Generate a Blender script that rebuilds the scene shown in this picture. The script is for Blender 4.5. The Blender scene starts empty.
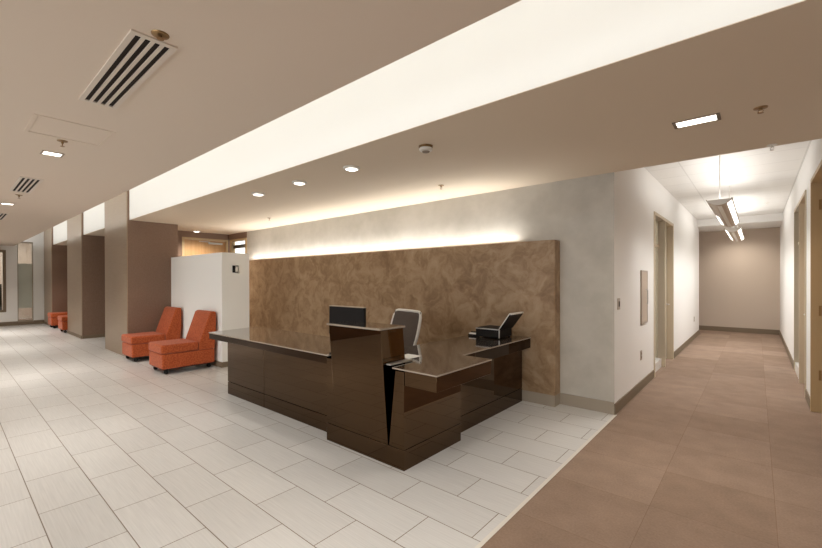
import bpy, bmesh, math, random
from mathutils import Vector, Matrix
random.seed(7)
S = bpy.context.scene
C = S.collection
PI = math.pi

# ------------------------------------------------------------------ materials
def mat(name, col, rough=.5, metal=0., spec=.5, bump=None, var=None, coat=0., emit=None, es=0., trans=0., ior=1.45, alpha=1.):
    """var=(scale xyz, detail, col2, lo, hi) mixes a second colour by noise; bump=(scale, strength, dist)"""
    m = bpy.data.materials.new(name); m.use_nodes = True
    nt = m.node_tree; N = nt.nodes; L = nt.links
    b = N['Principled BSDF']
    b.inputs['Base Color'].default_value = (*col, 1)
    b.inputs['Roughness'].default_value = rough
    b.inputs['Metallic'].default_value = metal
    b.inputs['Specular IOR Level'].default_value = spec
    b.inputs['Coat Weight'].default_value = coat
    b.inputs['Coat Roughness'].default_value = .05
    b.inputs['Transmission Weight'].default_value = trans
    b.inputs['IOR'].default_value = ior
    b.inputs['Alpha'].default_value = alpha
    if emit:
        b.inputs['Emission Color'].default_value = (*emit, 1); b.inputs['Emission Strength'].default_value = es
    if var or bump:
        tc = N.new('ShaderNodeTexCoord')
    if var:
        sc, det, c2, lo, hi = var
        mp = N.new('ShaderNodeMapping'); mp.inputs['Scale'].default_value = sc
        L.new(tc.outputs['Object'], mp.inputs['Vector'])
        nz = N.new('ShaderNodeTexNoise'); nz.inputs['Scale'].default_value = 1; nz.inputs['Detail'].default_value = det
        nz.inputs['Roughness'].default_value = .6
        L.new(mp.outputs[0], nz.inputs['Vector'])
        mr = N.new('ShaderNodeMapRange'); mr.inputs[1].default_value = lo; mr.inputs[2].default_value = hi
        L.new(nz.outputs['Fac'], mr.inputs[0])
        mx = N.new('ShaderNodeMix'); mx.data_type = 'RGBA'
        mx.inputs['A'].default_value = (*col, 1); mx.inputs['B'].default_value = (*c2, 1)
        L.new(mr.outputs[0], mx.inputs['Factor']); L.new(mx.outputs['Result'], b.inputs['Base Color'])
    if bump:
        sc, st, di = bump
        nz = N.new('ShaderNodeTexNoise'); nz.inputs['Scale'].default_value = sc; nz.inputs['Detail'].default_value = 3
        L.new(tc.outputs['Object'], nz.inputs['Vector'])
        bp = N.new('ShaderNodeBump'); bp.inputs['Strength'].default_value = st; bp.inputs['Distance'].default_value = di
        L.new(nz.outputs['Fac'], bp.inputs['Height']); L.new(bp.outputs[0], b.inputs['Normal'])
    return m

def mixcol(nt, fac, a, b):
    mx = nt.nodes.new('ShaderNodeMix'); mx.data_type = 'RGBA'
    for key, v in (('A', a), ('B', b)):
        if isinstance(v, tuple): mx.inputs[key].default_value = (*v, 1)
        else: nt.links.new(v, mx.inputs[key])
    nt.links.new(fac, mx.inputs['Factor'])
    return mx.outputs['Result']

def tile_material():
    m = mat('floor_tile', (.6, .57, .53), .28, spec=.4)
    nt = m.node_tree; N = nt.nodes; L = nt.links; b = N['Principled BSDF']
    tc = N.new('ShaderNodeTexCoord')
    mp = N.new('ShaderNodeMapping'); mp.inputs['Location'].default_value = (1.215 + .62*40, -.0775 + .31*21, 0)
    L.new(tc.outputs['Object'], mp.inputs['Vector'])
    br = N.new('ShaderNodeTexBrick'); br.offset = .5; br.offset_frequency = 2; br.squash = 1
    br.inputs['Scale'].default_value = 1; br.inputs['Brick Width'].default_value = .62; br.inputs['Row Height'].default_value = .31
    br.inputs['Mortar Size'].default_value = .0028; br.inputs['Mortar Smooth'].default_value = .1; br.inputs['Bias'].default_value = 0
    br.inputs['Color1'].default_value = (.61, .605, .59, 1); br.inputs['Color2'].default_value = (.67, .665, .65, 1)
    br.inputs['Mortar'].default_value = (.20, .15, .11, 1)
    L.new(mp.outputs[0], br.inputs['Vector'])
    m2 = N.new('ShaderNodeMapping'); m2.inputs['Scale'].default_value = (3.5, 110, 1)
    L.new(tc.outputs['Object'], m2.inputs['Vector'])
    nz = N.new('ShaderNodeTexNoise'); nz.inputs['Scale'].default_value = 1; nz.inputs['Detail'].default_value = 4
    L.new(m2.outputs[0], nz.inputs['Vector'])
    mr = N.new('ShaderNodeMapRange'); mr.inputs[1].default_value = .3; mr.inputs[2].default_value = .75; mr.inputs[3].default_value = 1.04; mr.inputs[4].default_value = .9
    L.new(nz.outputs['Fac'], mr.inputs[0])
    mul = N.new('ShaderNodeVectorMath'); mul.operation = 'SCALE'
    L.new(br.outputs['Color'], mul.inputs[0]); L.new(mr.outputs[0], mul.inputs['Scale'])
    L.new(mul.outputs[0], b.inputs['Base Color'])
    bp = N.new('ShaderNodeBump'); bp.inputs['Strength'].default_value = .4; bp.inputs['Distance'].default_value = .002; bp.invert = True
    L.new(br.outputs['Fac'], bp.inputs['Height']); L.new(bp.outputs[0], b.inputs['Normal'])
    return m

def carpet_material():
    m = mat('carpet_tile', (.2, .14, .1), .95, spec=.1)
    nt = m.node_tree; N = nt.nodes; L = nt.links; b = N['Principled BSDF']
    tc = N.new('ShaderNodeTexCoord')
    br = N.new('ShaderNodeTexBrick'); br.offset = 0; br.inputs['Scale'].default_value = 1
    mp = N.new('ShaderNodeMapping'); mp.inputs['Location'].default_value = (1.13 + 12.2, 12.2 + .1, 0)
    L.new(tc.outputs['Object'], mp.inputs['Vector'])
    br.inputs['Brick Width'].default_value = .61; br.inputs['Row Height'].default_value = .61
    br.inputs['Mortar Size'].default_value = .0015; br.inputs['Bias'].default_value = 0
    br.inputs['Color1'].default_value = (.250, .175, .128, 1); br.inputs['Color2'].default_value = (.306, .220, .166, 1)
    br.inputs['Mortar'].default_value = (.21, .135, .095, 1)
    L.new(mp.outputs[0], br.inputs['Vector'])
    nz = N.new('ShaderNodeTexNoise'); nz.inputs['Scale'].default_value = 75; nz.inputs['Detail'].default_value = 3
    L.new(tc.outputs['Object'], nz.inputs['Vector'])
    n2 = N.new('ShaderNodeTexNoise'); n2.inputs['Scale'].default_value = 5; n2.inputs['Detail'].default_value = 3
    L.new(tc.outputs['Object'], n2.inputs['Vector'])
    ad = N.new('ShaderNodeMath'); ad.operation = 'ADD'; L.new(nz.outputs['Fac'], ad.inputs[0]); L.new(n2.outputs['Fac'], ad.inputs[1])
    mr = N.new('ShaderNodeMapRange'); mr.inputs[1].default_value = .6; mr.inputs[2].default_value = 1.4; mr.inputs[3].default_value = .84; mr.inputs[4].default_value = 1.16
    L.new(ad.outputs[0], mr.inputs[0])
    mul = N.new('ShaderNodeVectorMath'); mul.operation = 'SCALE'
    L.new(br.outputs['Color'], mul.inputs[0]); L.new(mr.outputs[0], mul.inputs['Scale'])
    L.new(mul.outputs[0], b.inputs['Base Color'])
    bp = N.new('ShaderNodeBump'); bp.inputs['Strength'].default_value = .5; bp.inputs['Distance'].default_value = .004
    L.new(nz.outputs['Fac'], bp.inputs['Height']); L.new(bp.outputs[0], b.inputs['Normal'])
    return m

def grid_ceiling_material():
    m = mat('acoustic_ceiling', (.8, .8, .78), .9, spec=.1)
    nt = m.node_tree; N = nt.nodes; L = nt.links; b = N['Principled BSDF']
    tc = N.new('ShaderNodeTexCoord')
    mp = N.new('ShaderNodeMapping'); mp.inputs['Location'].default_value = (.77 + 12.2, -.39 + 12.2, 0)
    L.new(tc.outputs['Object'], mp.inputs['Vector'])
    br = N.new('ShaderNodeTexBrick'); br.offset = 0; br.inputs['Scale'].default_value = 1
    br.inputs['Brick Width'].default_value = 1.22; br.inputs['Row Height'].default_value = .61
    br.inputs['Mortar Size'].default_value = .008
    br.inputs['Color1'].default_value = (.8, .79, .76, 1); br.inputs['Color2'].default_value = (.83, .82, .79, 1)
    br.inputs['Mortar'].default_value = (.7, .69, .66, 1)
    L.new(mp.outputs[0], br.inputs['Vector']); L.new(br.outputs['Color'], b.inputs['Base Color'])
    return m

def fabric_material():
    m = mat('orange_weave', (.55, .10, .03), .85, spec=.2)
    nt = m.node_tree; N = nt.nodes; L = nt.links; b = N['Principled BSDF']
    b.inputs['Sheen Weight'].default_value = .15
    tc = N.new('ShaderNodeTexCoord')
    ck = N.new('ShaderNodeTexVoronoi'); ck.inputs['Scale'].default_value = 48
    L.new(tc.outputs['Object'], ck.inputs['Vector'])
    mr = N.new('ShaderNodeMapRange'); mr.inputs[1].default_value = .1; mr.inputs[2].default_value = .7
    L.new(ck.outputs['Distance'], mr.inputs[0])
    L.new(mixcol(nt, mr.outputs[0], (.54, .135, .045), (.36, .07, .022)), b.inputs['Base Color'])
    bp = N.new('ShaderNodeBump'); bp.inputs['Strength'].default_value = .4; bp.inputs['Distance'].default_value = .004; bp.invert = True
    L.new(ck.outputs['Distance'], bp.inputs['Height']); L.new(bp.outputs[0], b.inputs['Normal'])
    return m

def plaster_material():
    m = mat('brown_venetian_plaster', (.2, .12, .07), .42, spec=.35)
    nt = m.node_tree; N = nt.nodes; L = nt.links; b = N['Principled BSDF']
    tc = N.new('ShaderNodeTexCoord')
    dn = N.new('ShaderNodeTexNoise'); dn.inputs['Scale'].default_value = 2.2; dn.inputs['Detail'].default_value = 3
    L.new(tc.outputs['Object'], dn.inputs['Vector'])
    av = N.new('ShaderNodeVectorMath'); av.operation = 'SCALE'; av.inputs['Scale'].default_value = .8
    L.new(dn.outputs['Color'], av.inputs[0])
    ad = N.new('ShaderNodeVectorMath'); ad.operation = 'ADD'
    L.new(tc.outputs['Object'], ad.inputs[0]); L.new(av.outputs[0], ad.inputs[1])
    n1 = N.new('ShaderNodeTexNoise'); n1.inputs['Scale'].default_value = 4.6; n1.inputs['Detail'].default_value = 8; n1.inputs['Roughness'].default_value = .62
    L.new(ad.outputs[0], n1.inputs['Vector'])
    cr = N.new('ShaderNodeValToRGB')
    e = cr.color_ramp.elements
    e[0].position = .30; e[0].color = (.205, .125, .066, 1)
    e[1].position = .70; e[1].color = (.41, .30, .195, 1)
    x = e.new(.46); x.color = (.29, .19, .108, 1)
    x = e.new(.56); x.color = (.35, .24, .145, 1)
    L.new(n1.outputs['Fac'], cr.inputs[0]); L.new(cr.outputs[0], b.inputs['Base Color'])
    bp = N.new('ShaderNodeBump'); bp.inputs['Strength'].default_value = .15; bp.inputs['Distance'].default_value = .01
    L.new(n1.outputs['Fac'], bp.inputs['Height']); L.new(bp.outputs[0], b.inputs['Normal'])
    return m

def brushed_material():
    m = mat('bronze_wallcovering', (.40, .31, .225), .40, metal=.35, var=((3, 3, 140), 3, (.34, .26, .185), .3, .7))
    return m

M = {}
M['tile'] = tile_material(); M['carpet'] = carpet_material(); M['grid'] = grid_ceiling_material()
M['fabric'] = fabric_material(); M['plaster'] = plaster_material(); M['bronze'] = brushed_material()
M['ceil'] = mat('ceiling_paint', (.74, .64, .54), .9, spec=.15)
M['ceil2'] = mat('soffit_paint', (.71, .61, .485), .9, spec=.15)
M['white'] = mat('white_paint', (.80, .79, .76), .85, spec=.2)
M['cove'] = mat('cove_white_paint', (.85, .84, .80), .9, spec=.1)
M['corr'] = mat('corridor_white_paint', (.85, .84, .82), .85, spec=.2)
M['grey'] = mat('grey_plaster', (.45, .425, .375), .8, spec=.2, var=((1.8, 1.8, 1.8), 7, (.56, .53, .475), .35, .65))
M['taupe'] = mat('taupe_wallcovering', (.25, .17, .125), .75, spec=.2, var=((60, 60, 60), 2, (.21, .135, .095), .3, .7))
M['farwall'] = mat('taupe_paint', (.56, .47, .39), .85, spec=.2)
M['partition'] = mat('partition_offwhite', (.88, .885, .86), .8, spec=.2)
M['base'] = mat('taupe_rubber_baseboard', (.20, .15, .10), .6)
M['base_light'] = mat('greige_baseboard', (.33, .28, .22), .6)
M['desk'] = mat('bronze_back_painted_glass', (.100, .062, .034), .010, metal=1., spec=.5)
M['desk_seam'] = mat('dark_seam', (.02, .013, .008), .4)
M['stone'] = mat('dark_stone_worktop', (.085, .072, .060), .07, spec=.8, coat=.9, var=((160, 160, 160), 2, (.035, .025, .018), .35, .65))
M['edge_highlight'] = mat('stone_edge_highlight', (.36, .30, .24), .3)  # lighter side colour paints in the highlight along the slab edges
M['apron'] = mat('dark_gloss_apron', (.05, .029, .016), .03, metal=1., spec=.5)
M['black'] = mat('black_plastic', (.008, .007, .007), .5, spec=.3)
M['rubber'] = mat('black_rubber', (.01, .009, .008), .6)
M['silver'] = mat('silver_metal', (.55, .54, .52), .3, metal=.9)
M['lightgrey'] = mat('light_grey_plastic', (.78, .76, .72), .4)
M['mesh'] = mat('grey_mesh_fabric', (.13, .10, .085), .8, var=((260, 260, 260), 0, (.07, .055, .047), .35, .6))
M['paper'] = mat('white_paper', (.85, .84, .82), .7)
M['wood'] = mat('maple_veneer', (.52, .31, .14), .45, var=((3, 26, 1.2), 4, (.44, .25, .105), .3, .7))
M['woodd'] = mat('oak_veneer_door', (.50, .33, .17), .5, var=((16, 16, 1.0), 4, (.42, .27, .13), .3, .7))
M['frame'] = mat('beige_metal_frame', (.56, .47, .34), .5)
M['framed'] = mat('tan_metal_frame', (.48, .35, .19), .5)
M['beigedoor'] = mat('beige_door_veneer', (.50, .44, .34), .5, var=((20, 20, 1.2), 3, (.46, .40, .30), .3, .7))
M['brass'] = mat('brass', (.30, .19, .09), .35, metal=.9)
M['steel'] = mat('brushed_taupe_metal', (.42, .34, .27), .4, metal=.6)
M['dark'] = mat('dark_recess', (.02, .012, .008), .9)
M['diffuser'] = mat('lit_diffuser', (.9, .88, .84), .6, emit=(1, .96, .88), es=2.2)
M['diffuser_pend'] = mat('lit_pendant_panel', (.9, .88, .84), .6, emit=(1, .97, .92), es=1.7)
M['lampwhite'] = mat('white_lamp_trim', (.72, .69, .64), .5)
M['vent'] = mat('vent_paint', (.70, .62, .54), .5)
M['pendant'] = mat('satin_pendant_shell', (.38, .28, .19), .4, metal=.3)
M['glass'] = mat('clear_glass', (.95, .97, .96), .02, trans=1., ior=1.45)
M['frost'] = mat('frosted_green_glass', (.50, .52, .45), .5, spec=.4, alpha=.82)
M['greywhite'] = mat('off_white_plate', (.6, .57, .52), .4)

# ------------------------------------------------------------------ mesh helpers
class MB:
    def __init__(s): s.bm = bmesh.new()
    def box(s, x0, x1, y0, y1, z0, z1, mi=0):
        v = [s.bm.verts.new((x, y, z)) for x in (x0, x1) for y in (y0, y1) for z in (z0, z1)]
        for f in ((0, 1, 3, 2), (4, 6, 7, 5), (0, 4, 5, 1), (2, 3, 7, 6), (0, 2, 6, 4), (1, 5, 7, 3)):
            s.bm.faces.new([v[i] for i in f]).material_index = mi
        return s
    def prism(s, pts, axis, a, b, mi=0):
        """pts 2D polygon; axis 'x': pts are (y,z); 'y': (x,z); 'z': (x,y)"""
        def P(p, t): return {'x': (t, p[0], p[1]), 'y': (p[0], t, p[1]), 'z': (p[0], p[1], t)}[axis]
        va = [s.bm.verts.new(P(p, a)) for p in pts]; vb = [s.bm.verts.new(P(p, b)) for p in pts]
        n = len(pts)
        s.bm.faces.new(va).material_index = mi; s.bm.faces.new(vb[::-1]).material_index = mi
        for i in range(n): s.bm.faces.new([va[i], vb[i], vb[(i+1) % n], va[(i+1) % n]]).material_index = mi
        return s
    def lathe(s, prof, c=(0, 0, 0), n=24, axis='z', mi=0):
        """prof: list of (r, h)"""
        rings = []
        for r, h in prof:
            ring = []
            for k in range(n):
                t = 2*PI*k/n; p = (r*math.cos(t), r*math.sin(t), h)
                if axis == 'x': p = (h, p[0], p[1])
                if axis == 'y': p = (p[0], h, p[1])
                ring.append(s.bm.verts.new((c[0]+p[0], c[1]+p[1], c[2]+p[2])))
            rings.append(ring)
        for a, b in zip(rings, rings[1:]):
            for k in range(n): s.bm.faces.new([a[k], a[(k+1) % n], b[(k+1) % n], b[k]]).material_index = mi
        s.bm.faces.new(rings[0][::-1]).material_index = mi; s.bm.faces.new(rings[-1]).material_index = mi
        return s
    def tube(s, pts, r, n=10, mi=0, closed=False):
        pts = [Vector(p) for p in pts]; rings = []
        m = len(pts)
        for i, p in enumerate(pts):
            if closed: d = pts[(i+1) % m] - pts[i-1]
            else: d = pts[min(i+1, m-1)] - pts[max(i-1, 0)]
            d.normalize()
            up = Vector((0, 0, 1)) if abs(d.z) < .9 else Vector((1, 0, 0))
            u = d.cross(up).normalized(); w = u.cross(d)
            rr = r[i] if isinstance(r, (list, tuple)) else r
            rings.append([s.bm.verts.new(p + (u*math.cos(2*PI*k/n) + w*math.sin(2*PI*k/n))*rr) for k in range(n)])
        prs = list(zip(rings, rings[1:])) + ([(rings[-1], rings[0])] if closed else [])
        for a, b in prs:
            for k in range(n): s.bm.faces.new([a[k], a[(k+1) % n], b[(k+1) % n], b[k]]).material_index = mi
        if not closed:
            s.bm.faces.new(rings[0][::-1]); s.bm.faces.new(rings[-1])
        return s
    def quadstrip(s, A, B, thick, nrm):
        """solid shell between two poly-lines A and B"""
        n = Vector(nrm)*thick
        def V(p): return s.bm.verts.new(p)
        a = [V(Vector(p)) for p in A]; b = [V(Vector(p)) for p in B]
        a2 = [V(Vector(p)+n) for p in A]; b2 = [V(Vector(p)+n) for p in B]
        k = len(A)
        for i in range(k-1):
            s.bm.faces.new([a[i], a[i+1], b[i+1], b[i]]); s.bm.faces.new([a2[i], b2[i], b2[i+1], a2[i+1]])
            s.bm.faces.new([a[i], a2[i], a2[i+1], a[i+1]]); s.bm.faces.new([b[i], b[i+1], b2[i+1], b2[i]])
        s.bm.faces.new([a[0], b[0], b2[0], a2[0]]); s.bm.faces.new([a[-1], a2[-1], b2[-1], b[-1]])
        return s
    def build(s, name, m, parent=None, bevel=0, seg=2, smooth=False, sub=0, kind=None):
        bmesh.ops.recalc_face_normals(s.bm, faces=s.bm.faces[:])
        me = bpy.data.meshes.new(name); s.bm.to_mesh(me); s.bm.free()
        for mm in (m if isinstance(m, (list, tuple)) else [m]): me.materials.append(mm)
        o = bpy.data.objects.new(name, me); C.objects.link(o)
        if parent: o.parent = parent
        if bevel:
            md = o.modifiers.new('bevel', 'BEVEL'); md.width = bevel; md.segments = seg; md.limit_method = 'ANGLE'; md.angle_limit = math.radians(35)
            smooth = True
        if sub:
            md = o.modifiers.new('sub', 'SUBSURF'); md.levels = sub; md.render_levels = sub
        if smooth:
            for p in me.polygons: p.use_smooth = True
            try: me.set_sharp_from_angle(angle=math.radians(40))
            except Exception: pass
        if kind: o['kind'] = kind
        return o

def tag(o, label, cat, group=None, kind=None):
    o['label'] = label; o['category'] = cat
    if group: o['group'] = group
    if kind: o['kind'] = kind
    return o
def thing(name, label, cat, loc=(0, 0, 0), rz=0, group=None):
    o = bpy.data.objects.new(name, None); C.objects.link(o); o.empty_display_size = .1
    o.location = loc; o.rotation_euler = (0, 0, rz)
    return tag(o, label, cat, group)
def dup(root, loc, rz=None, label=None):
    r = root.copy(); C.objects.link(r); r.location = loc
    if rz is not None: r.rotation_euler = (0, 0, rz)
    if label: r['label'] = label
    for ch in list(root.children):
        c = ch.copy(); C.objects.link(c); c.parent = r
        for g in list(ch.children):
            d = g.copy(); C.objects.link(d); d.parent = c
    return r
def st(name, mb, m, parent=None, bevel=0):
    o = mb.build(name, m, parent, bevel)
    if not parent: o['kind'] = 'structure'
    return o
def B(*a): return MB().box(*a)

ZC = 2.6
# ------------------------------------------------------------------ setting
st('wall_hall_opposite', B(-18.4, -7.9, -1.6, -1.4, 0, 2.6).box(-7.9, -7.7, -6, -1.4, 0, 2.6), M['taupe'])
st('floor', B(-18.4, -1.158, -6, 4.70, -.05, 0), M['tile'])
st('floor_tile_alcove', B(-10.05, -9.10, 4.70, 4.71, -.05, 0), M['tile'])
st('trim_floor_edge', B(-1.158, -1.133, -6, 4.70, -.05, .002), mat('cream_stone_edge', (.74, .71, .65), .4))
st('floor_carpet', B(-1.133, 5, -6, 4.70, -.05, 0), M['carpet'])
st('floor_corridor_carpet', B(-1.75, 1.05, 4.70, 14.2, -.05, -.0005), M['carpet'])

st('ceiling', B(-18.4, 5, -4, 1.56, ZC, ZC+.12), M['ceil'])
st('ceiling_cove', B(-18.4, 5, 1.10, 2.45, 3.35, 3.45), M['cove'])
st('wall_cove_back', B(-18.4, 5, 1.10, 1.2, ZC+.12, 3.35), M['cove'])
st('wall_cove_fascia', B(-18.4, 5, 2.33, 2.43, ZC+.004, 3.35), M['cove'])
st('ceiling_soffit', MB().box(-18.4, 5, 2.43, 4.69, ZC, ZC+.1).box(-18.4, 5, 2.33, 2.43, ZC, ZC+.004), M['ceil2'])
st('ceiling_soffit_end', B(-1.158, 5, 4.62, 4.70, ZC+.1, 3.1), M['ceil2'])
st('ceiling_soffit_edge', B(-18.4, 5, 4.69, 4.70, ZC, ZC+.1), M['ceil2'])
st('ceiling_corridor', B(-1.158, .462, 4.70, 12.6, 2.97, 3.05), M['grid'])
st('ceiling_corridor_end', MB().box(-1.158, .462, 12.6, 14.2, 2.80, 3.05).box(-2.7, -1.158, 13.07, 14.2, 2.80, 3.05), M['corr'])
st('floor_cross_corridor', B(-2.7, -1.75, 13.0, 14.2, -.05, -.0005), M['carpet'])
st('wall_cross_corridor_left', B(-2.8, -2.7, 12.97, 14.3, 0, 3.05), M['farwall'])

# back wall with grey plaster, window opening at its left
st('wall_back', MB().prism([(-9.12, 4.70), (-1.158, 4.70), (-1.298, 4.84), (-9.12, 4.84)], 'z', 0, 3.1), M['grey'])
st('wall_alcove_back', B(-10.05, -9.12, 4.70, 4.84, 2.46, 3.1).box(-10.05, -9.12, 4.70, 4.84, 0, .9), M['taupe'])
w = MB()
for a in ((-9.96, -9.90, .9, 2.46), (-9.20, -9.12, .9, 2.46), (-9.90, -9.20, .9, .95), (-9.90, -9.20, 2.41, 2.46)):
    w.box(a[0], a[1], 4.69, 4.80, a[2], a[3])
wf = st('window_1', w, M['framed'])
st('pane', B(-9.90, -9.20, 4.75, 4.756, .95, 2.41), M['glass'], wf)
st('blind', B(-9.90, -9.20, 4.765, 4.775, 2.24, 2.33), M['farwall'], wf)
st('wall_alcove_left', B(-10.20, -10.05, 3.17, 3.62, 0, ZC).box(-10.20, -10.05, 3.62, 4.70, 2.46, ZC).box(-10.20, -10.05, 4.68, 4.84, 0, ZC), M['taupe'])
d = MB()
for a in ((3.62, 3.67), (4.64, 4.68)): d.box(-10.17, -10.04, a[0], a[1], 0, 2.46)
d.box(-10.17, -10.04, 3.67, 4.64, 2.42, 2.46)
d1 = st('door_1', d, M['framed'])
dl = st('door_leaf', B(-10.12, -10.075, 3.675, 4.635, .01, 2.415), M['wood'], d1, .002)
st('door_closer', B(-10.075, -10.045, 4.22, 4.55, 2.33, 2.375).box(-10.065, -10.05, 4.0, 4.25, 2.375, 2.39), M['silver'], dl, .004)
st('wall_niche_back', B(-18.4, -9.05, 3.06, 3.165, 0, ZC), M['taupe'])

# columns of the long hall
def column(n, x0, x1):
    c = st('column', B(x0, x1, 2.30, 3.17, 0, ZC).box(x0, x1, 2.30, 2.33, ZC, 3.35), M['taupe'])
    c['kind'] = 'structure'
    st('cladding', B(x0, x1, 2.285, 2.30, 0, 3.35), M['bronze'], c)
    st('column_baseboard', B(x1, x1+.012, 2.30, 3.17 if n else 3.085, 0, .08).box(x0, x1+.012, 2.276, 2.285, 0, .08) if n else B(x1, x1+.012, 2.30, 3.025, 0, .08), M['base'], c)
column(0, -10.59, -9.02); column(1, -14.52, -12.79); column(2, -18.4, -16.97)

# far end of the hall (left of picture)
FX = -18.4
w = MB().box(FX-.2, FX, 2.02, 2.285, 0, 3.35).box(FX-.2, FX, 1.37, 1.635, 0, 3.35)
w.box(FX-.2, FX, -4, .30, 0, 3.35).box(FX-.2, FX, .30, 1.37, 2.45, 3.35).box(FX-.2, FX, .30, 1.37, 0, .5)
w.box(FX-.2, FX, 1.635, 2.02, 2.75, 3.35)
st('wall_left_end', w, M['white'])
st('baseboard_left_end', B(FX, FX+.015, 2.02, 2.285, 0, .13).box(FX, FX+.015, -4, 1.635, 0, .13).box(FX-.1, FX+.015, 1.635, 2.02, 0, .10), M['base'])
dg = st('door_2', B(FX-.12, FX-.07, 1.635, 1.66, .1, 2.75).box(FX-.12, FX-.07, 1.995, 2.02, .1, 2.75).box(FX-.12, FX-.07, 1.66, 1.995, .1, .16).box(FX-.12, FX-.07, 1.66, 1.995, 2.71, 2.75), M['base_light'])
st('clear_pane', B(FX-.10, FX-.09, 1.66, 1.995, 2.03, 2.71).box(FX-.10, FX-.09, 1.66, 1.995, .16, .55), M['glass'], dg)
st('frosted_pane', B(FX-.105, FX-.085, 1.66, 1.995, .55, 2.03), M['frost'], dg)
wf = st('window_2', B(FX-.12, FX+.02, 1.30, 1.37, .45, 2.45).box(FX-.12, FX+.02, .30, 1.30, 2.38, 2.45).box(FX-.12, FX+.02, .30, 1.30, .45, .52).box(FX-.12, FX+.02, .30, .37, .52, 2.38), M['base'])
st('pane', B(FX-.08, FX-.075, .37, 1.30, .52, 2.38), M['glass'], wf)
st('floor_far_room', B(-21.5, FX-.0, -1, 3.4, -.05, -.001), M['carpet'])
st('wall_far_room', B(-21.6, -21.5, -1, 3.4, 0, 3.2), M['farwall'])
st('wall_far_room_side', B(-21.5, FX-.2, 3.3, 3.4, 0, 3.2), M['farwall'])
st('ceiling_far_room', B(-21.5, FX-.2, -1, 3.3, 3.0, 3.1), M['white'])
bc = thing('bookcase', 'dark bookcase seen through the glass at the far left end of the hall', 'bookcase', (-19.6, .3, 0))
MB().box(-.2, .2, 0, .04, 0, 1.35).box(-.2, .2, 1.0, 1.04, 0, 1.35).box(-.2, .2, .04, 1.0, 1.31, 1.35).box(-.2, .2, .04, 1.0, .0, .06).box(-.2, -.17, .04, 1.0, .06, 1.31).build('carcass', M['desk_seam'], bc)
for k, z in enumerate((.48, .9)): MB().box(-.17, .2, .04, 1.0, z, z+.03).build('shelf', M['desk_seam'], bc)

# corridor
L0, R0 = -1.158, .462
w = MB().prism([(L0, 4.70), (L0, 6.88), (L0-.15, 6.88), (L0-.15, 4.84), (L0-.14, 4.84)], 'z', 0, 3.1).box(L0-.15, L0, 8.70, 13.07, 0, 3.1).box(L0-.15, L0, 6.88, 8.70, 2.46, 3.1)
st('wall_corridor_left', w, M['corr'])
w = MB().box(R0, R0+.15, 4.70, 5.15, 0, 3.1).box(R0, R0+.15, 6.24, 6.87, 0, 3.1).box(R0, R0+.15, 8.82, 14.2, 0, 3.1)
w.box(R0, R0+.15, 5.15, 6.24, 2.54, 3.1).box(R0, R0+.15, 6.87, 8.82, 2.54, 3.1)
st('wall_corridor_right', w, M['corr'])
st('wall_right_return', B(R0+.15, 5, 4.70, 4.84, 0, 3.1), M['corr'])
st('wall_cross_corridor', B(-2.7, L0-.15, 12.97, 13.07, 0, 3.05), M['corr'])
st('wall_corridor_end', B(-2.7, R0+.15, 14.2, 14.3, 0, 3.1), M['farwall'])
st('wall_right', B(5, 5.1, -6, 4.84, 0, 3.45), M['farwall'])
bb = .012
st('baseboard_corridor_left', MB().box(L0, L0+bb, 4.70-bb, 6.84, 0, .115).box(L0, L0+bb, 8.745, 13.07, 0, .115), M['base'])
st('baseboard_corridor_right', MB().box(R0-bb, R0, 4.70, 5.11, 0, .115).box(R0-bb, R0, 6.285, 6.825, 0, .115).box(R0-bb, R0, 8.865, 14.2, 0, .115), M['base'])
st('baseboard_corridor_end', B(-2.7, R0-bb, 14.2-bb, 14.2, 0, .125), M['base'])
st('baseboard_back', B(-1.74, L0, 4.70-bb, 4.70, 0, .13), M['base_light'])
st('baseboard_right_return', B(R0, 5, 4.70-bb, 4.70, 0, .12), M['base'])

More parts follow.
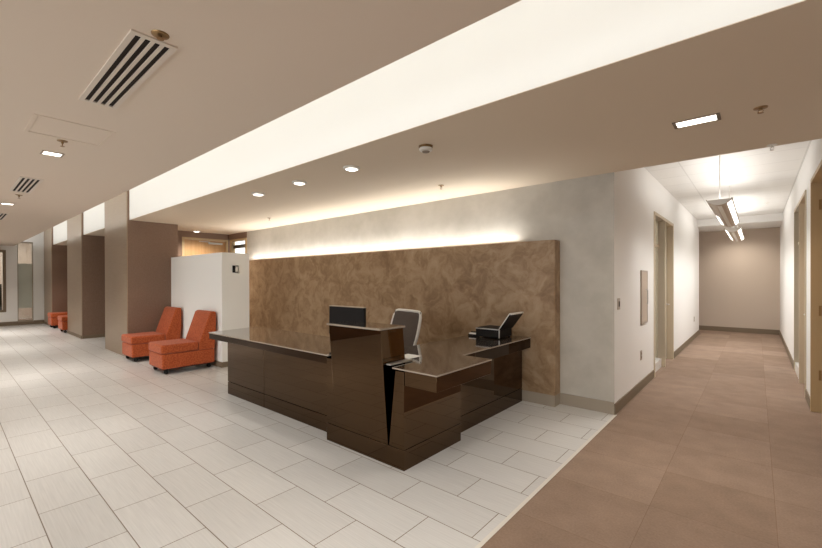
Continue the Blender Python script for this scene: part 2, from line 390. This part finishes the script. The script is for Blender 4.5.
def opening(name, xw, sgn, y0, y1, ztop, mull, dmat, fmat, side_first, leafrec=.09):
    """metal frame in a corridor wall; sgn = direction into the wall; mull splits sidelight from door"""
    f = .045; xi = xw - sgn*.012; xo = xw + sgn*.15
    a, b = sorted((xi, xo))
    fr = MB().box(a, b, y0, y0+f, 0, ztop).box(a, b, y1-f, y1, 0, ztop).box(a, b, y0+f, y1-f, ztop-f, ztop)
    if mull: fr.box(a, b, mull-f/2, mull+f/2, 0, ztop-f)
    o = st(name, fr, fmat)
    px = xw + sgn*leafrec
    def rng(p, q): return sorted((p, q))
    segs = [(y0+f, y1-f, 'door')] if not mull else ([(y0+f, mull-f/2, 'side'), (mull+f/2, y1-f, 'door')] if side_first else [(y0+f, mull-f/2, 'door'), (mull+f/2, y1-f, 'side')])
    for (p, q, k) in segs:
        if k == 'door':
            x0, x1 = rng(px, px+sgn*.045)
            lf = st('door_leaf', B(x0, x1, p+.004, q-.004, .008, ztop-f-.004), dmat, o, .002)
            h = MB(); hy = q-.09 if side_first else p+.09
            h.lathe([(.026, 0), (.026, .008*-sgn), (.011, .012*-sgn), (.011, .05*-sgn)], (px, hy, 1.0), 16, 'x')
            h.tube([(px-sgn*.048, hy, 1.0), (px-sgn*.05, hy + (-.12 if side_first else .12), 1.0)], .009)
            h.build('door_handle', M['silver'], lf, smooth=True)
            hy = p+.0 if side_first else q
            for z in (.35, 1.05, 2.2):
                hx = sorted((xw+sgn*.05, xw+sgn*.088))
                B(hx[0], hx[1], min(hy-.004, hy+.006), max(hy-.004, hy+.012), z, z+.11).build('hinge', M['brass'], lf)
        else:
            x0, x1 = rng(px, px+sgn*.01)
            st('pane', B(x0, x1, p, q, .14, ztop-f), M['glass'], o)
            x0, x1 = rng(px-sgn*.05, px+sgn*.05)
            st('bottom_rail', B(x0, x1, p, q, 0, .14), M['lampwhite'], o)
            x0, x1 = rng(px-sgn*.02, px+sgn*.02)
            st('mid_rail', B(x0, x1, p, q, 1.98, 2.02), fmat, o)
    return o
opening('door_3', L0, -1, 6.88, 8.70, 2.46, 7.80, M['beigedoor'], M['frame'], True)
opening('door_4', R0, 1, 6.87, 8.82, 2.54, 7.80, M['woodd'], M['frame'], False, .05)
opening('door_5', R0, 1, 5.15, 6.24, 2.54, None, M['woodd'], M['framed'], False)
# lit offices behind the two sidelights
for nm, s, x, y0, y1 in (('left', -1, L0, 6.6, 9.0), ('right', 1, R0, 6.6, 9.1)):
    a, b = sorted((x+s*2.4, x+s*2.5))
    st('wall_office_%s' % nm, B(a, b, y0-1, y1+1, 0, 3.0), M['farwall'])

# brown plaster feature wall standing off the back wall (hollow top holds the wash light)
w = MB().box(-9.02, -1.74, 4.535, 4.585, .128, 1.905).box(-1.79, -1.74, 4.585, 4.70, .128, 1.905).box(-9.02, -1.79, 4.585, 4.70, 1.70, 1.72)
w.box(-9.02, -8.97, 4.585, 4.70, .128, 1.905)
fw = st('wall_feature', w, M['plaster'], bevel=.004)
st('feature_base', B(-9.02, -1.74, 4.535, 4.70, 0, .128), M['base_light'], fw)
st('wall_partition', B(-9.019, -6.75, 3.04, 3.52, 0, 1.92), M['partition'], bevel=.004)
st('baseboard_partition', B(-9.0, -6.738, 3.028, 3.04, 0, .09).box(-6.75, -6.738, 3.04, 3.52, 0, .09), M['base'])

# ------------------------------------------------------------------ reception desk
desk = thing('reception_desk', 'glossy dark bronze L-shaped reception desk with raised tower and stone worktop', 'reception desk', (-2.6, 3.0, 0))
O = Vector((2.6, -3.0, 0))
def D(mb, name, m, parent=desk, bevel=0, lab=None):
    bmesh.ops.translate(mb.bm, verts=mb.bm.verts[:], vec=O)
    o = mb.build(name, m, parent, bevel)
    if lab: o['label'] = lab
    return o
ZT = .773
TX0, TX1 = -2.945, -2.155
wt = [(-5.445, 2.278), (TX0, 2.278), (TX0, 2.575), (TX1, 2.575), (-2.15, 2.278), (-1.715, 2.278), (-1.715, 3.06), (-2.02, 3.06), (-2.02, 4.53), (-2.69, 4.53), (-2.69, 3.03), (-5.585, 3.03)]
def slab(pts, z0, z1):
    mb = MB().prism(pts, 'z', z0, z1); mb.bm.normal_update()
    for f_ in mb.bm.faces:
        if abs(f_.normal.z) < .5: f_.material_index = 1
    return mb
D(slab(wt, ZT-.012, ZT), 'worktop', [M['stone'], M['edge_highlight']], bevel=.002)
def rim(z0, z1, ins): pass
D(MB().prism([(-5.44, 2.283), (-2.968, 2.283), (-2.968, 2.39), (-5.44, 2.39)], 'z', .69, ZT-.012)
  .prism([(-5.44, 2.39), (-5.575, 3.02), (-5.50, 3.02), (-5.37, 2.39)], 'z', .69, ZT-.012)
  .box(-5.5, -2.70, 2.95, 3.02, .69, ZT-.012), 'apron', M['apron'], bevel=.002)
D(MB().box(-2.026, -1.72, 2.283, 3.055, .648, ZT-.012), 'wing_apron', M['desk'], bevel=.002)
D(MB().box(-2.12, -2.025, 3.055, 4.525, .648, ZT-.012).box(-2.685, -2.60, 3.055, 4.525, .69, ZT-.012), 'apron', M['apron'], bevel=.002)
# left wing panels
D(MB().box(-5.15, -4.263, 2.39, 2.42, .16, .69), 'front_panel', M['desk'], bevel=.002)
D(MB().box(-4.257, -2.968, 2.39, 2.42, .16, .69), 'front_panel', M['desk'], bevel=.002)
D(MB().box(-5.15, -4.263, 2.39, 2.42, .0, .154).box(-4.257, -2.968, 2.39, 2.42, 0, .154), 'plinth', M['desk'], bevel=.002)
D(MB().box(-5.15, -2.97, 2.42, 2.95, .0, .68), 'cabinet_core', M['desk_seam'])
# corner plinth, side wing and panels
D(MB().box(-2.967, -2.026, 2.277, 3.05, 0, .155), 'plinth', M['desk'], bevel=.002)
D(MB().prism([(-2.967, .159), (-2.838, .159), (-2.899, .744), (-2.967, .744)], 'y', 2.280, 2.32), 'side_fin', M['desk'], bevel=.0015)
D(MB().prism([(-2.183, .159), (-2.026, .159), (-2.026, .751), (-2.113, .751)], 'y', 2.277, 3.05), 'wing_end_panel', M['desk'], bevel=.0015)
D(MB().box(-2.16, -2.127, 3.05, 4.515, .159, .648), 'wing_panel', M['desk'], bevel=.002)
D(MB().box(-2.16, -2.127, 3.05, 4.515, 0, .154), 'plinth', M['desk'], bevel=.002)
D(MB().box(-2.967, -2.20, 2.57, 2.95, .155, .69).box(-2.5, -2.165, 3.05, 4.5, 0, .6), 'cabinet_core', M['desk_seam'])
# tower (transaction pedestal)
tw = D(MB().prism([(-2.834, .159), (-2.196, .159), (-2.273, 1.045), (-2.928, 1.045)], 'y', 2.277, 2.545), 'tower', M['desk'], bevel=.0015)
D(slab([(-2.940, 2.258), (-2.262, 2.258), (-2.262, 2.562), (-2.940, 2.562)], 1.048, 1.064), 'tower_top', [M['stone'], M['edge_highlight']], tw, .002)
D(MB().box(-2.236, -2.18, 2.30, 2.56, .776, .788), 'metal_tray', M['silver'], desk, .002, 'slim silver metal ledge beside the tower')

# ------------------------------------------------------------------ things on the desk
mo = thing('computer_monitor', 'dark computer monitor seen from behind the desk tower', 'monitor', (-3.225, 2.74, ZT))
MB().prism([(-.277, .10), (.277, .105), (.272, .40), (-.272, .40)], 'y', -.018, .018).build('housing', M['black'], mo, .006)
MB().box(-.272, .272, -.019, .019, .398, .407).build('top_edge', M['steel'], mo, .002)
MB().box(-.255, .255, .0182, .0205, .125, .385).build('screen', M['black'], mo)
MB().box(-.03, .03, -.045, -.018, .02, .25).build('stand', M['black'], mo, .004)
MB().prism([(-.11, -.09), (.11, -.09), (.11, .06), (-.11, .06)], 'z', 0, .018).build('foot', M['black'], mo, .005)

pr_ = thing('desk_printer', 'small black desktop printer with raised tray and silver edges on desk', 'printer', (-2.37, 4.275, ZT))
MB().box(-.155, .155, -.155, .155, .012, .108).build('body', M['black'], pr_, .008)
MB().box(-.157, .157, -.157, -.145, .100, .113).build('trim', M['silver'], pr_, .003)
MB().box(.146, .158, -.158, -.146, .012, .112).build('trim', M['silver'], pr_, .003)
MB().box(-.14, .14, -.14, .14, .108, .118).build('lid', M['black'], pr_, .004)
ty = MB()
ty.prism([(.145, .112), (.165, .105), (.300, .285), (.280, .30)], 'y', -.155, .155).build('output_tray', M['black'], pr_, .004)
MB().prism([(.145, .113), (.157, .112), (.290, .298), (.278, .301)], 'y', -.161, -.155).box(.276, .303, -.155, .155, .284, .303).build('tray_edge', M['lightgrey'], pr_, .002)
for sx in (-1, 1):
    for sy in (-1, 1): MB().lathe([(.012, 0), (.012, .012)], (sx*.13, sy*.13, 0), 12).build('foot', M['rubber'], pr_)
cr_ = thing('card_holder', 'small dark card holder beside the printer on the desk', 'card holder', (-2.60, 4.20, ZT))
MB().box(-.055, .055, -.04, .04, 0, .022).box(-.055, .055, .02, .04, .022, .05).build('holder', M['black'], cr_, .002)
MB().box(-.048, .048, -.035, .018, .0225, .036).build('card_stack', M['paper'], cr_)
tag(MB().box(-2.42, -2.262, 2.61, 2.78, ZT+.0005, ZT+.0025).build('paper_sheet', M['paper']), 'white sheet of paper on the worktop behind the tower', 'paper')

# ------------------------------------------------------------------ office chair
oc = thing('office_chair', 'grey mesh office chair with pale frame behind the reception desk', 'office chair', (-3.36, 3.385, 0), math.atan2(-.27, .96))
def bk(u, v):   # u across, v up 0..1 -> point on curved back (local, faces -Y)
    w_ = .272 + .035*math.sin(PI*min(1, v)*.9)
    return Vector((u*w_, .24 + .13*v - .035*(1-u*u) * 0 + .03*u*u*-1 + .03, .58 + .49*v))
nU, nV = 10, 10
A = MB(); g = [[A.bm.verts.new(bk(-1+2*i/nU, j/nV)) for i in range(nU+1)] for j in range(nV+1)]
for j in range(nV):
    for i in range(nU): A.bm.faces.new([g[j][i], g[j][i+1], g[j+1][i+1], g[j+1][i]])
br = A.build('backrest', M['mesh'], oc, smooth=True)
md = br.modifiers.new('s', 'SOLIDIFY'); md.thickness = .008
path = []
def rc(u, v): return bk(u, v)
path += [rc(-1, j/8) for j in range(1, 8)] + [rc(-.93, .98)] + [rc(-.8+1.6*i/8, 1.0) for i in range(9)] + [rc(.93, .98)] + [rc(1, 1-j/8) for j in range(1, 8)] + [rc(.93, .02)] + [rc(.8-1.6*i/8, 0) for i in range(9)] + [rc(-.93, .02)]
MB().tube(path, .017, 8, closed=True).build('back_frame', M['lightgrey'], oc, smooth=True)
MB().prism([(-.24, -.22), (-.2, -.26), (.2, -.26), (.24, -.22), (.25, .18), (.2, .23), (-.2, .23), (-.25, .18)], 'z', .43, .50).build('seat', M['mesh'], oc, .02)
MB().tube([(0, .10, .43), (0, .30, .44), (0, .34, .62), (0, .345, .8)], .02, 8).build('back_support', M['lightgrey'], oc, smooth=True)
for s in (-1, 1):
    MB().tube([(s*.24, .05, .44), (s*.29, .05, .46), (s*.30, .04, .66)], .013, 8).build('armrest_post', M['lightgrey'], oc, smooth=True)
    MB().box(s*.30-.035, s*.30+.035, -.12, .12, .66, .685).build('armrest', M['black'], oc, .01)
MB().lathe([(.03, .11), (.03, .28), (.018, .285), (.018, .43)], (0, 0, 0), 16).build('gas_column', M['black'], oc, smooth=True)
for k in range(5):
    t = 2*PI*k/5+.3; c, s = math.cos(t), math.sin(t)
    lg = MB().tube([(0, 0, .12), (c*.15, s*.15, .11), (c*.30, s*.30, .075)], [.026, .02, .014], 8).build('base_arm', M['lightgrey'], oc, smooth=True)
    MB().lathe([(.028, -.02), (.03, -.012), (.03, .012), (.028, .02)], (c*.31, s*.31, .03), 14, 'x').build('caster', M['black'], lg, smooth=True)

# ------------------------------------------------------------------ orange lounge chairs
def lounge():
    t = thing('lounge_chair', 'orange armless lounge chair nearest the desk, against the white partition', 'lounge chair', (-7.185, 2.18, 0), 0, 'orange armless lounge chairs')
    W = .305
    MB().box(-W, W, .012, .80, .085, .315).build('base', M['fabric'], t, .022, 3)
    MB().box(-W-.002, W+.002, .0, .545, .320, .46).build('seat', M['fabric'], t, .03, 4)
    MB().prism([(.548, .318), (.80, .318), (.825, .60), (.825, .915), (.80, .935), (.755, .935), (.722, .91), (.56, .44)], 'x', -W, W).build('backrest', M['fabric'], t, .025, 4)
    MB().box(-W+.03, W-.03, .04, .77, .07, .09).build('bottom_board', M['rubber'], t)
    for sx in (-1, 1):
        for y in (.09, .73):
            c = MB().lathe([(.030, -.016), (.034, -.008), (.034, .008), (.030, .016)], (sx*.235, y, .034), 16, 'x')
            c.box(sx*.235-.022, sx*.235+.022, y-.015, y+.015, .058, .072).build('caster', M['rubber'], t, smooth=True)
    return t
lc = lounge()
dup(lc, (-8.665, 2.175, 0), 0, 'orange armless lounge chair beside the bronze column, second from the desk')
dup(lc, (-16.60, 2.17, 0), 0, 'orange armless chair in the far niche, farthest from the desk')
dup(lc, (-14.90, 2.17, 0), 0, 'orange armless chair in the far niche, half hidden by the column')

# ------------------------------------------------------------------ ceiling fixtures
def air_vent(x0, x1, y0, y1, n, label):
    t = thing('air_vent', label, 'air vent', ((x0+x1)/2, (y0+y1)/2, ZC), 0, 'linear slot vents in the hall ceiling')
    a, b = (x1-x0)/2, (y1-y0)/2
    fr = MB(); sw = .0245; pitch = .0405; ys = [(k-(n-1)/2)*pitch for k in range(n)]
    edges = [-b] + [v for y in ys for v in (y-sw/2, y+sw/2)] + [b]
    for k in range(0, len(edges), 2): fr.box(-a+.028, a-.028, edges[k], edges[k+1], -.008, 0)
    fr.box(-a, -a+.028, -b, b, -.008, 0).box(a-.028, a, -b, b, -.008, 0)
    fr.build('frame', M['vent'], t)
    for y in ys: MB().box(-a+.028, a-.028, y-sw/2, y+sw/2, -.0015, -.0004).build('slot', M['dark'], t)
air_vent(-3.245, -2.165, .57, .765, 4, 'four-slot air vent nearest the camera, beside the brass sprinkler')
air_vent(-7.20, -6.14, .57, .765, 4, 'four-slot air vent between the two square ceiling lights')
air_vent(-10.75, -9.65, .57, .765, 4, 'farthest four-slot air vent at the left edge of the picture')

def access_panel():
    t = thing('access_panel', 'flush square access panel in the hall ceiling beside a sprinkler', 'access panel', (-4.01, .655, ZC))
    MB().box(-.245, .245, -.235, -.215, -.005, 0).box(-.245, .245, .215, .235, -.005, 0).box(-.245, -.225, -.215, .215, -.005, 0).box(.225, .245, -.215, .215, -.005, 0).build('frame', M['ceil'], t)
    MB().box(-.219, .219, -.209, .209, -.002, 0).build('hatch', M['ceil'], t)
access_panel()

def square_light(x, y, label):
    t = thing('recessed_light', label, 'recessed light', (x, y, ZC), 0, 'square recessed lights in the hall ceiling')
    a = .075
    MB().box(-a, a, -a, -a+.014, -.006, 0).box(-a, a, a-.014, a, -.006, 0).box(-a, -a+.014, -a+.014, a-.014, -.006, 0).box(a-.014, a, -a+.014, a-.014, -.006, 0).build('trim', M['steel'], t)
    MB().box(-a+.014, a-.014, -a+.014, a-.014, -.003, -.0005).build('lens', M['diffuser'], t)
square_light(-4.83, .66, 'square recessed light beside the sprinkler and access panel')
square_light(-8.47, .65, 'square recessed light farther down the hall, near the left picture edge')

def puck(x, y, label, z=ZC, m=M['diffuser'], name='round_downlight', cat='downlight', grp='round downlights above the reception desk'):
    t = thing(name, label, cat, (x, y, z), 0, grp)
    MB().lathe([(.086, 0), (.086, -.008), (.078, -.018), (.062, -.020), (.062, -.001)], (0, 0, 0), 32).build('trim', M['lampwhite'], t, smooth=True)
    MB().lathe([(.061, -.0205), (.048, -.026), (.001, -.027)], (0, 0, 0), 32).build('lens', m, t, smooth=True)
puck(-5.0, 2.735, 'lit round downlight farthest left above the desk')
puck(-4.06, 2.735, 'middle of the three lit round downlights above the desk')
puck(-3.14, 2.735, 'lit round downlight closest to the smoke detector')
puck(-9.85, 3.86, 'round downlight in front of the wooden door behind the partition')
sd = thing('smoke_detector', 'round unlit smoke detector in line with the round downlights', 'smoke detector', (-2.16, 2.72, ZC))
MB().lathe([(.062, 0), (.062, -.012), (.055, -.016)], (0, 0, 0), 28).build('mount', M['brass'], sd, smooth=True)
MB().lathe([(.054, -.016), (.058, -.024), (.054, -.038), (.035, -.046)], (0, 0, 0), 28).build('cap', M['lampwhite'], sd, smooth=True)
MB().lathe([(.034, -.0462), (.030, -.052), (.001, -.053)], (0, 0, 0), 20).build('sensor', M['base'], sd, smooth=True)

ll = thing('slot_light', 'lit rectangular recessed light in the soffit before the corridor', 'recessed light', (-.333, 3.575, ZC))
for a in ((-.14, -.118), (.118, .14)): MB().box(a[0], a[1], -.075, .075, -.006, 0).build('end_cap', M['base'], ll)
for a in ((-.075, -.06), (.06, .075)): MB().box(-.118, .118, a[0], a[1], -.006, 0).build('trim', M['steel'], ll)
MB().box(-.118, .118, -.06, .06, -.004, -.0005).build('lens', M['diffuser'], ll)

def sprinkler(x, y, z, label, m='brass', s=1., dz=1.):
    t = thing('fire_sprinkler', label, 'sprinkler', (x, y, z), 0, 'ceiling sprinklers')
    MB().lathe([(.036*s, 0), (.034*s, -.005*s), (.016*s, -.009*s)], (0, 0, 0), 20).build('escutcheon', M[m], t, smooth=True)
    q = s*dz
    b = MB().lathe([(.009*s, -.009*q), (.009*s, -.022*q)], (0, 0, 0), 10)
    for k in (-1, 1): b.tube([(k*.008*s, 0, -.02*q), (k*.013*s, 0, -.032*q), (k*.004*s, 0, -.044*q)], .0025*s, 6)
    b.build('body', M[m], t, smooth=True)
    MB().lathe([(.015*s, -.044*q), (.015*s, -.047*q)], (0, 0, 0), 16).build('deflector', M[m], t, smooth=True)
sprinkler(-2.115, .672, ZC, 'brass sprinkler at the end of the nearest air vent', s=1.05, dz=.45)
sprinkler(-4.33, .655, ZC, 'sprinkler between the access panel and the square light')
sprinkler(-7.48, .684, ZC, 'small sprinkler just past the second air vent')
sprinkler(.02, 3.585, ZC, 'dark sprinkler right of the rectangular soffit light', s=1.1, dz=.7)
sprinkler(-2.91, 3.96, ZC, 'sprinkler on the soffit in front of the grey plaster wall, right of centre')
sprinkler(-6.81, 3.94, ZC, 'sprinkler on the soffit above the white partition end')
sprinkler(.10, 4.64, ZC, 'pale sprinkler at the soffit edge before the corridor', 'lampwhite')
sprinkler(.15, 10.7, 2.97, 'pale sprinkler on the white corridor ceiling', 'lampwhite')

puck(-.35, 13.5, 'round downlight in the lowered ceiling at the corridor end', grp='round downlights', z=2.80)
# corridor pendants: curved trough, solid centre, glowing side panels, open top
def pendant(y0, y1, label, parts=2, solid=False):
    t = thing('pendant_light', label, 'pendant light', (-.335, y0, 2.40), 0, 'linear pendant lights in the corridor')
    Lh = y1-y0; R_ = .148
    def arc(a0, a1, n=6, r=R_): return [(r*math.sin(a0+(a1-a0)*i/n), -r*math.cos(a0+(a1-a0)*i/n)+R_*.45) for i in range(n+1)]
    T = .98
    def shell(a0, a1, p, q, r=R_, th=.006):
        o_ = arc(a0, a1, 6, r); i_ = arc(a0, a1, 6, r-th)
        return MB().prism(o_ + i_[::-1], 'y', p, q)
    shell(-.52, .52, 0, Lh).build('spine', M['pendant'], t)
    for s in (-1, 1):
        fr = MB()
        o_, i_ = arc(s*.52, s*T, 6), arc(s*.52, s*T, 6, R_-.006)
        for k in range(parts+1):
            yy = k*(Lh-.05)/parts
            fr.prism(o_+i_[::-1], 'y', yy, yy+.05)
        o_, i_ = arc(s*(T-.07), s*(T+.03), 2), arc(s*(T-.07), s*(T+.03), 2, R_-.01)
        fr.prism(o_+i_[::-1], 'y', 0, Lh)
        fr.build('side_frame', M['pendant'], t)
        for k in range(parts):
            if s < 0 and k == 0 and solid:
                shell(s*.52, s*(T-.07), .05, (Lh-.05)/parts, R_-.002, .003).build('side_panel', M['pendant'], t); continue
            p = k*(Lh-.05)/parts+.05; q = (k+1)*(Lh-.05)/parts
            shell(s*.52, s*(T-.07), p, q, R_-.002, .003).build('light_panel', M['diffuser_pend'], t)
    e = arc(-T, T, 12); MB().prism(e, 'y', -.008, -.0005).build('end_cap', M['lampwhite'], t)
    MB().prism(e, 'y', Lh+.0005, Lh+.008).build('end_cap', M['lampwhite'], t)
    for y in (.15, Lh-.15): MB().lathe([(.004, -.09), (.004, .57)], (0, y, 0), 8).build('suspension_cable', M['lampwhite'], t)
    MB().box(-.02, .02, .1, Lh-.1, -.085, -.06).build('lamp_tube', M['lampwhite'], t)
pendant(5.93, 8.5, 'linear pendant nearer the camera in the corridor', solid=True)
pendant(9.45, 12.0, 'linear pendant farther down the corridor')

# ------------------------------------------------------------------ wall fittings
def plate(name, label, cat, x, y, z, w_, h_, nx, m, extra):
    t = thing(name, label, cat, (x, y, z))
    MB().box(0, .006, -w_/2, w_/2, -h_/2, h_/2).build('plate', m, t, .002)
    extra(t)
    return t
plate('wall_switch', 'small switch plate on the corridor wall near its corner', 'switch', L0, 4.87, 1.18, .10, .125, 1, M['steel'],
      lambda t: MB().box(.006, .012, -.012, .012, -.03, .03).build('rocker', M['dark'], t, .001))
for (y, z, lab) in ((6.01, .45, 'outlet plate on the corridor wall below the metal cabinet'), (11.95, .48, 'outlet plate far down the left corridor wall')):
    plate('wall_outlet', lab, 'outlet', L0, y, z, .08, .125, 1, M['steel'],
          lambda t: [MB().box(.006, .009, -.017, .017, zz-.014, zz+.014).build('socket', M['base'], t, .001) for zz in (-.025, .025)])
ex = thing('extinguisher_cabinet', 'tall taupe metal extinguisher cabinet on the corridor wall', 'cabinet', (L0, 6.155, 1.215))
MB().box(0, .012, -.185, .185, -.355, .355).box(.012, .02, -.185, -.165, -.355, .355).box(.012, .02, .165, .185, -.355, .355).box(.012, .02, -.165, .165, .335, .355).box(.012, .02, -.165, .165, -.355, -.335).build('frame', M['steel'], ex, .002)
dd = MB().box(.012, .017, -.163, .163, -.333, .333).build('door', M['farwall'], ex, .001)
MB().tube([(.018, .06, -.1), (.04, .06, -.09), (.04, .06, .09), (.018, .06, .1)], .008, 8).build('handle', M['silver'], dd, smooth=True)
th = thing('wall_intercom', 'small black and white control on the white partition end', 'control panel', (-6.75, 3.27, 1.645))
MB().box(0, .012, -.05, .05, -.06, .06).build('plate', M['black'], th, .002)
MB().box(.012, .018, -.005, .04, -.045, .045).build('keypad', M['lightgrey'], th, .001)

# ------------------------------------------------------------------ lights
def area(name, loc, rot, sx, sy, power, col=(1, .93, .84), spread=PI):
    l = bpy.data.lights.new(name, 'AREA'); l.shape = 'RECTANGLE'; l.size = sx; l.size_y = sy; l.energy = power; l.color = col; l.spread = spread
    o = bpy.data.objects.new(name, l); C.objects.link(o); o.location = loc; o.rotation_euler = rot
    return o
def spot(name, loc, power, ang=100, blend=.8, col=(1, .93, .85), r=.05):
    l = bpy.data.lights.new(name, 'SPOT'); l.energy = power; l.spot_size = math.radians(ang); l.spot_blend = blend; l.color = col; l.shadow_soft_size = r
    o = bpy.data.objects.new(name, l); C.objects.link(o); o.location = loc
    return o
# cove light strip lying on the hall ceiling slab behind its edge, aimed at the fascia and up
area('cove_strip', (-6.7, 1.38, 2.76), (math.radians(125), 0, 0), 23, .08, 42, (.97, .985, 1))
# wash light in the hollow top of the feature wall
area('wall_wash_strip', (-5.55, 4.63, 1.885), (math.radians(212), 0, 0), 6.6, .05, 33, (1, .98, .95))
for x in (-4.83, -8.47, -12.1, -15.7, -1.2, 2.4):
    spot('hall_light', (x, .66, 2.585), 85 if x > -6 else 170 if x > -15 else 260, 140, 1., (1, .93, .85), r=.07)
for x in (-5.0, -4.06, -3.14): spot('desk_light', (x, 2.735, 2.565), 10, 140, 1., (1, .94, .86), .05)
spot('soffit_light', (-.333, 3.575, 2.59), 75, 150, 1., (1, .92, .82))
spot('alcove_light', (-9.45, 3.86, 2.565), 85, 150, 1.)
for y0, y1 in ((5.93, 8.5), (9.45, 12.0)):
    area('pendant_up', (-.335, (y0+y1)/2, 2.42), (PI, 0, 0), .16, y1-y0-.1, 6, (1, .98, .96))
for k in range(9): spot('pendant_down', (-.335, 6.0+k*.74, 2.30), 24, 170, 1., (1, .98, .95), .12)
spot('end_light', (-.35, 13.5, 2.76), 50, 150, 1., (1, .93, .84))
area('far_room_light', (-20, 1.2, 2.98), (0, 0, 0), 1.5, 2.5, 22)
area('office_light', (-2.3, 7.8, 2.7), (0, 0, 0), 1.2, 1.2, 25)
area('office_light', (1.8, 7.8, 2.7), (0, 0, 0), 1.2, 1.2, 25)

W = bpy.data.worlds.new('World'); S.world = W; W.use_nodes = True
bg = W.node_tree.nodes['Background']; bg.inputs[0].default_value = (.985, 1, 1, 1); bg.inputs[1].default_value = 1.65

# ------------------------------------------------------------------ camera
f, cy = 403.07, 281.48
ya, pi_, ro = .70874, -.0036, -.00258
R1 = Matrix(((math.cos(ya), math.sin(ya), 0), (-math.sin(ya), math.cos(ya), 0), (0, 0, 1)))
R2 = Matrix(((1, 0, 0), (0, math.cos(pi_), math.sin(pi_)), (0, -math.sin(pi_), math.cos(pi_))))
R3 = Matrix(((math.cos(ro), 0, math.sin(ro)), (0, 1, 0), (-math.sin(ro), 0, math.cos(ro))))
RR = R3 @ R2 @ R1
cam = bpy.data.cameras.new('camera'); co = bpy.data.objects.new('camera', cam); C.objects.link(co)
mw = Matrix((RR[0], RR[2], -RR[1])).transposed().to_4x4(); mw.translation = Vector((0, 0, 1.45)); co.matrix_world = mw
cam.sensor_width = 36; cam.lens = 36*f/822; cam.shift_y = (cy-274)/822; cam.clip_start = .02; cam.clip_end = 100
S.camera = co
S.view_settings.view_transform = 'Standard'; S.view_settings.look = 'None'; S.view_settings.gamma = 1; S.view_settings.use_curve_mapping = False
S.view_settings.exposure = .80
S.cycles.use_denoising = True
S.cycles.max_bounces = 10; S.cycles.diffuse_bounces = 6; S.cycles.glossy_bounces = 5; S.cycles.transmission_bounces = 8
S.cycles.sample_clamp_indirect = 6
S.cycles.caustics_reflective = False; S.cycles.caustics_refractive = False
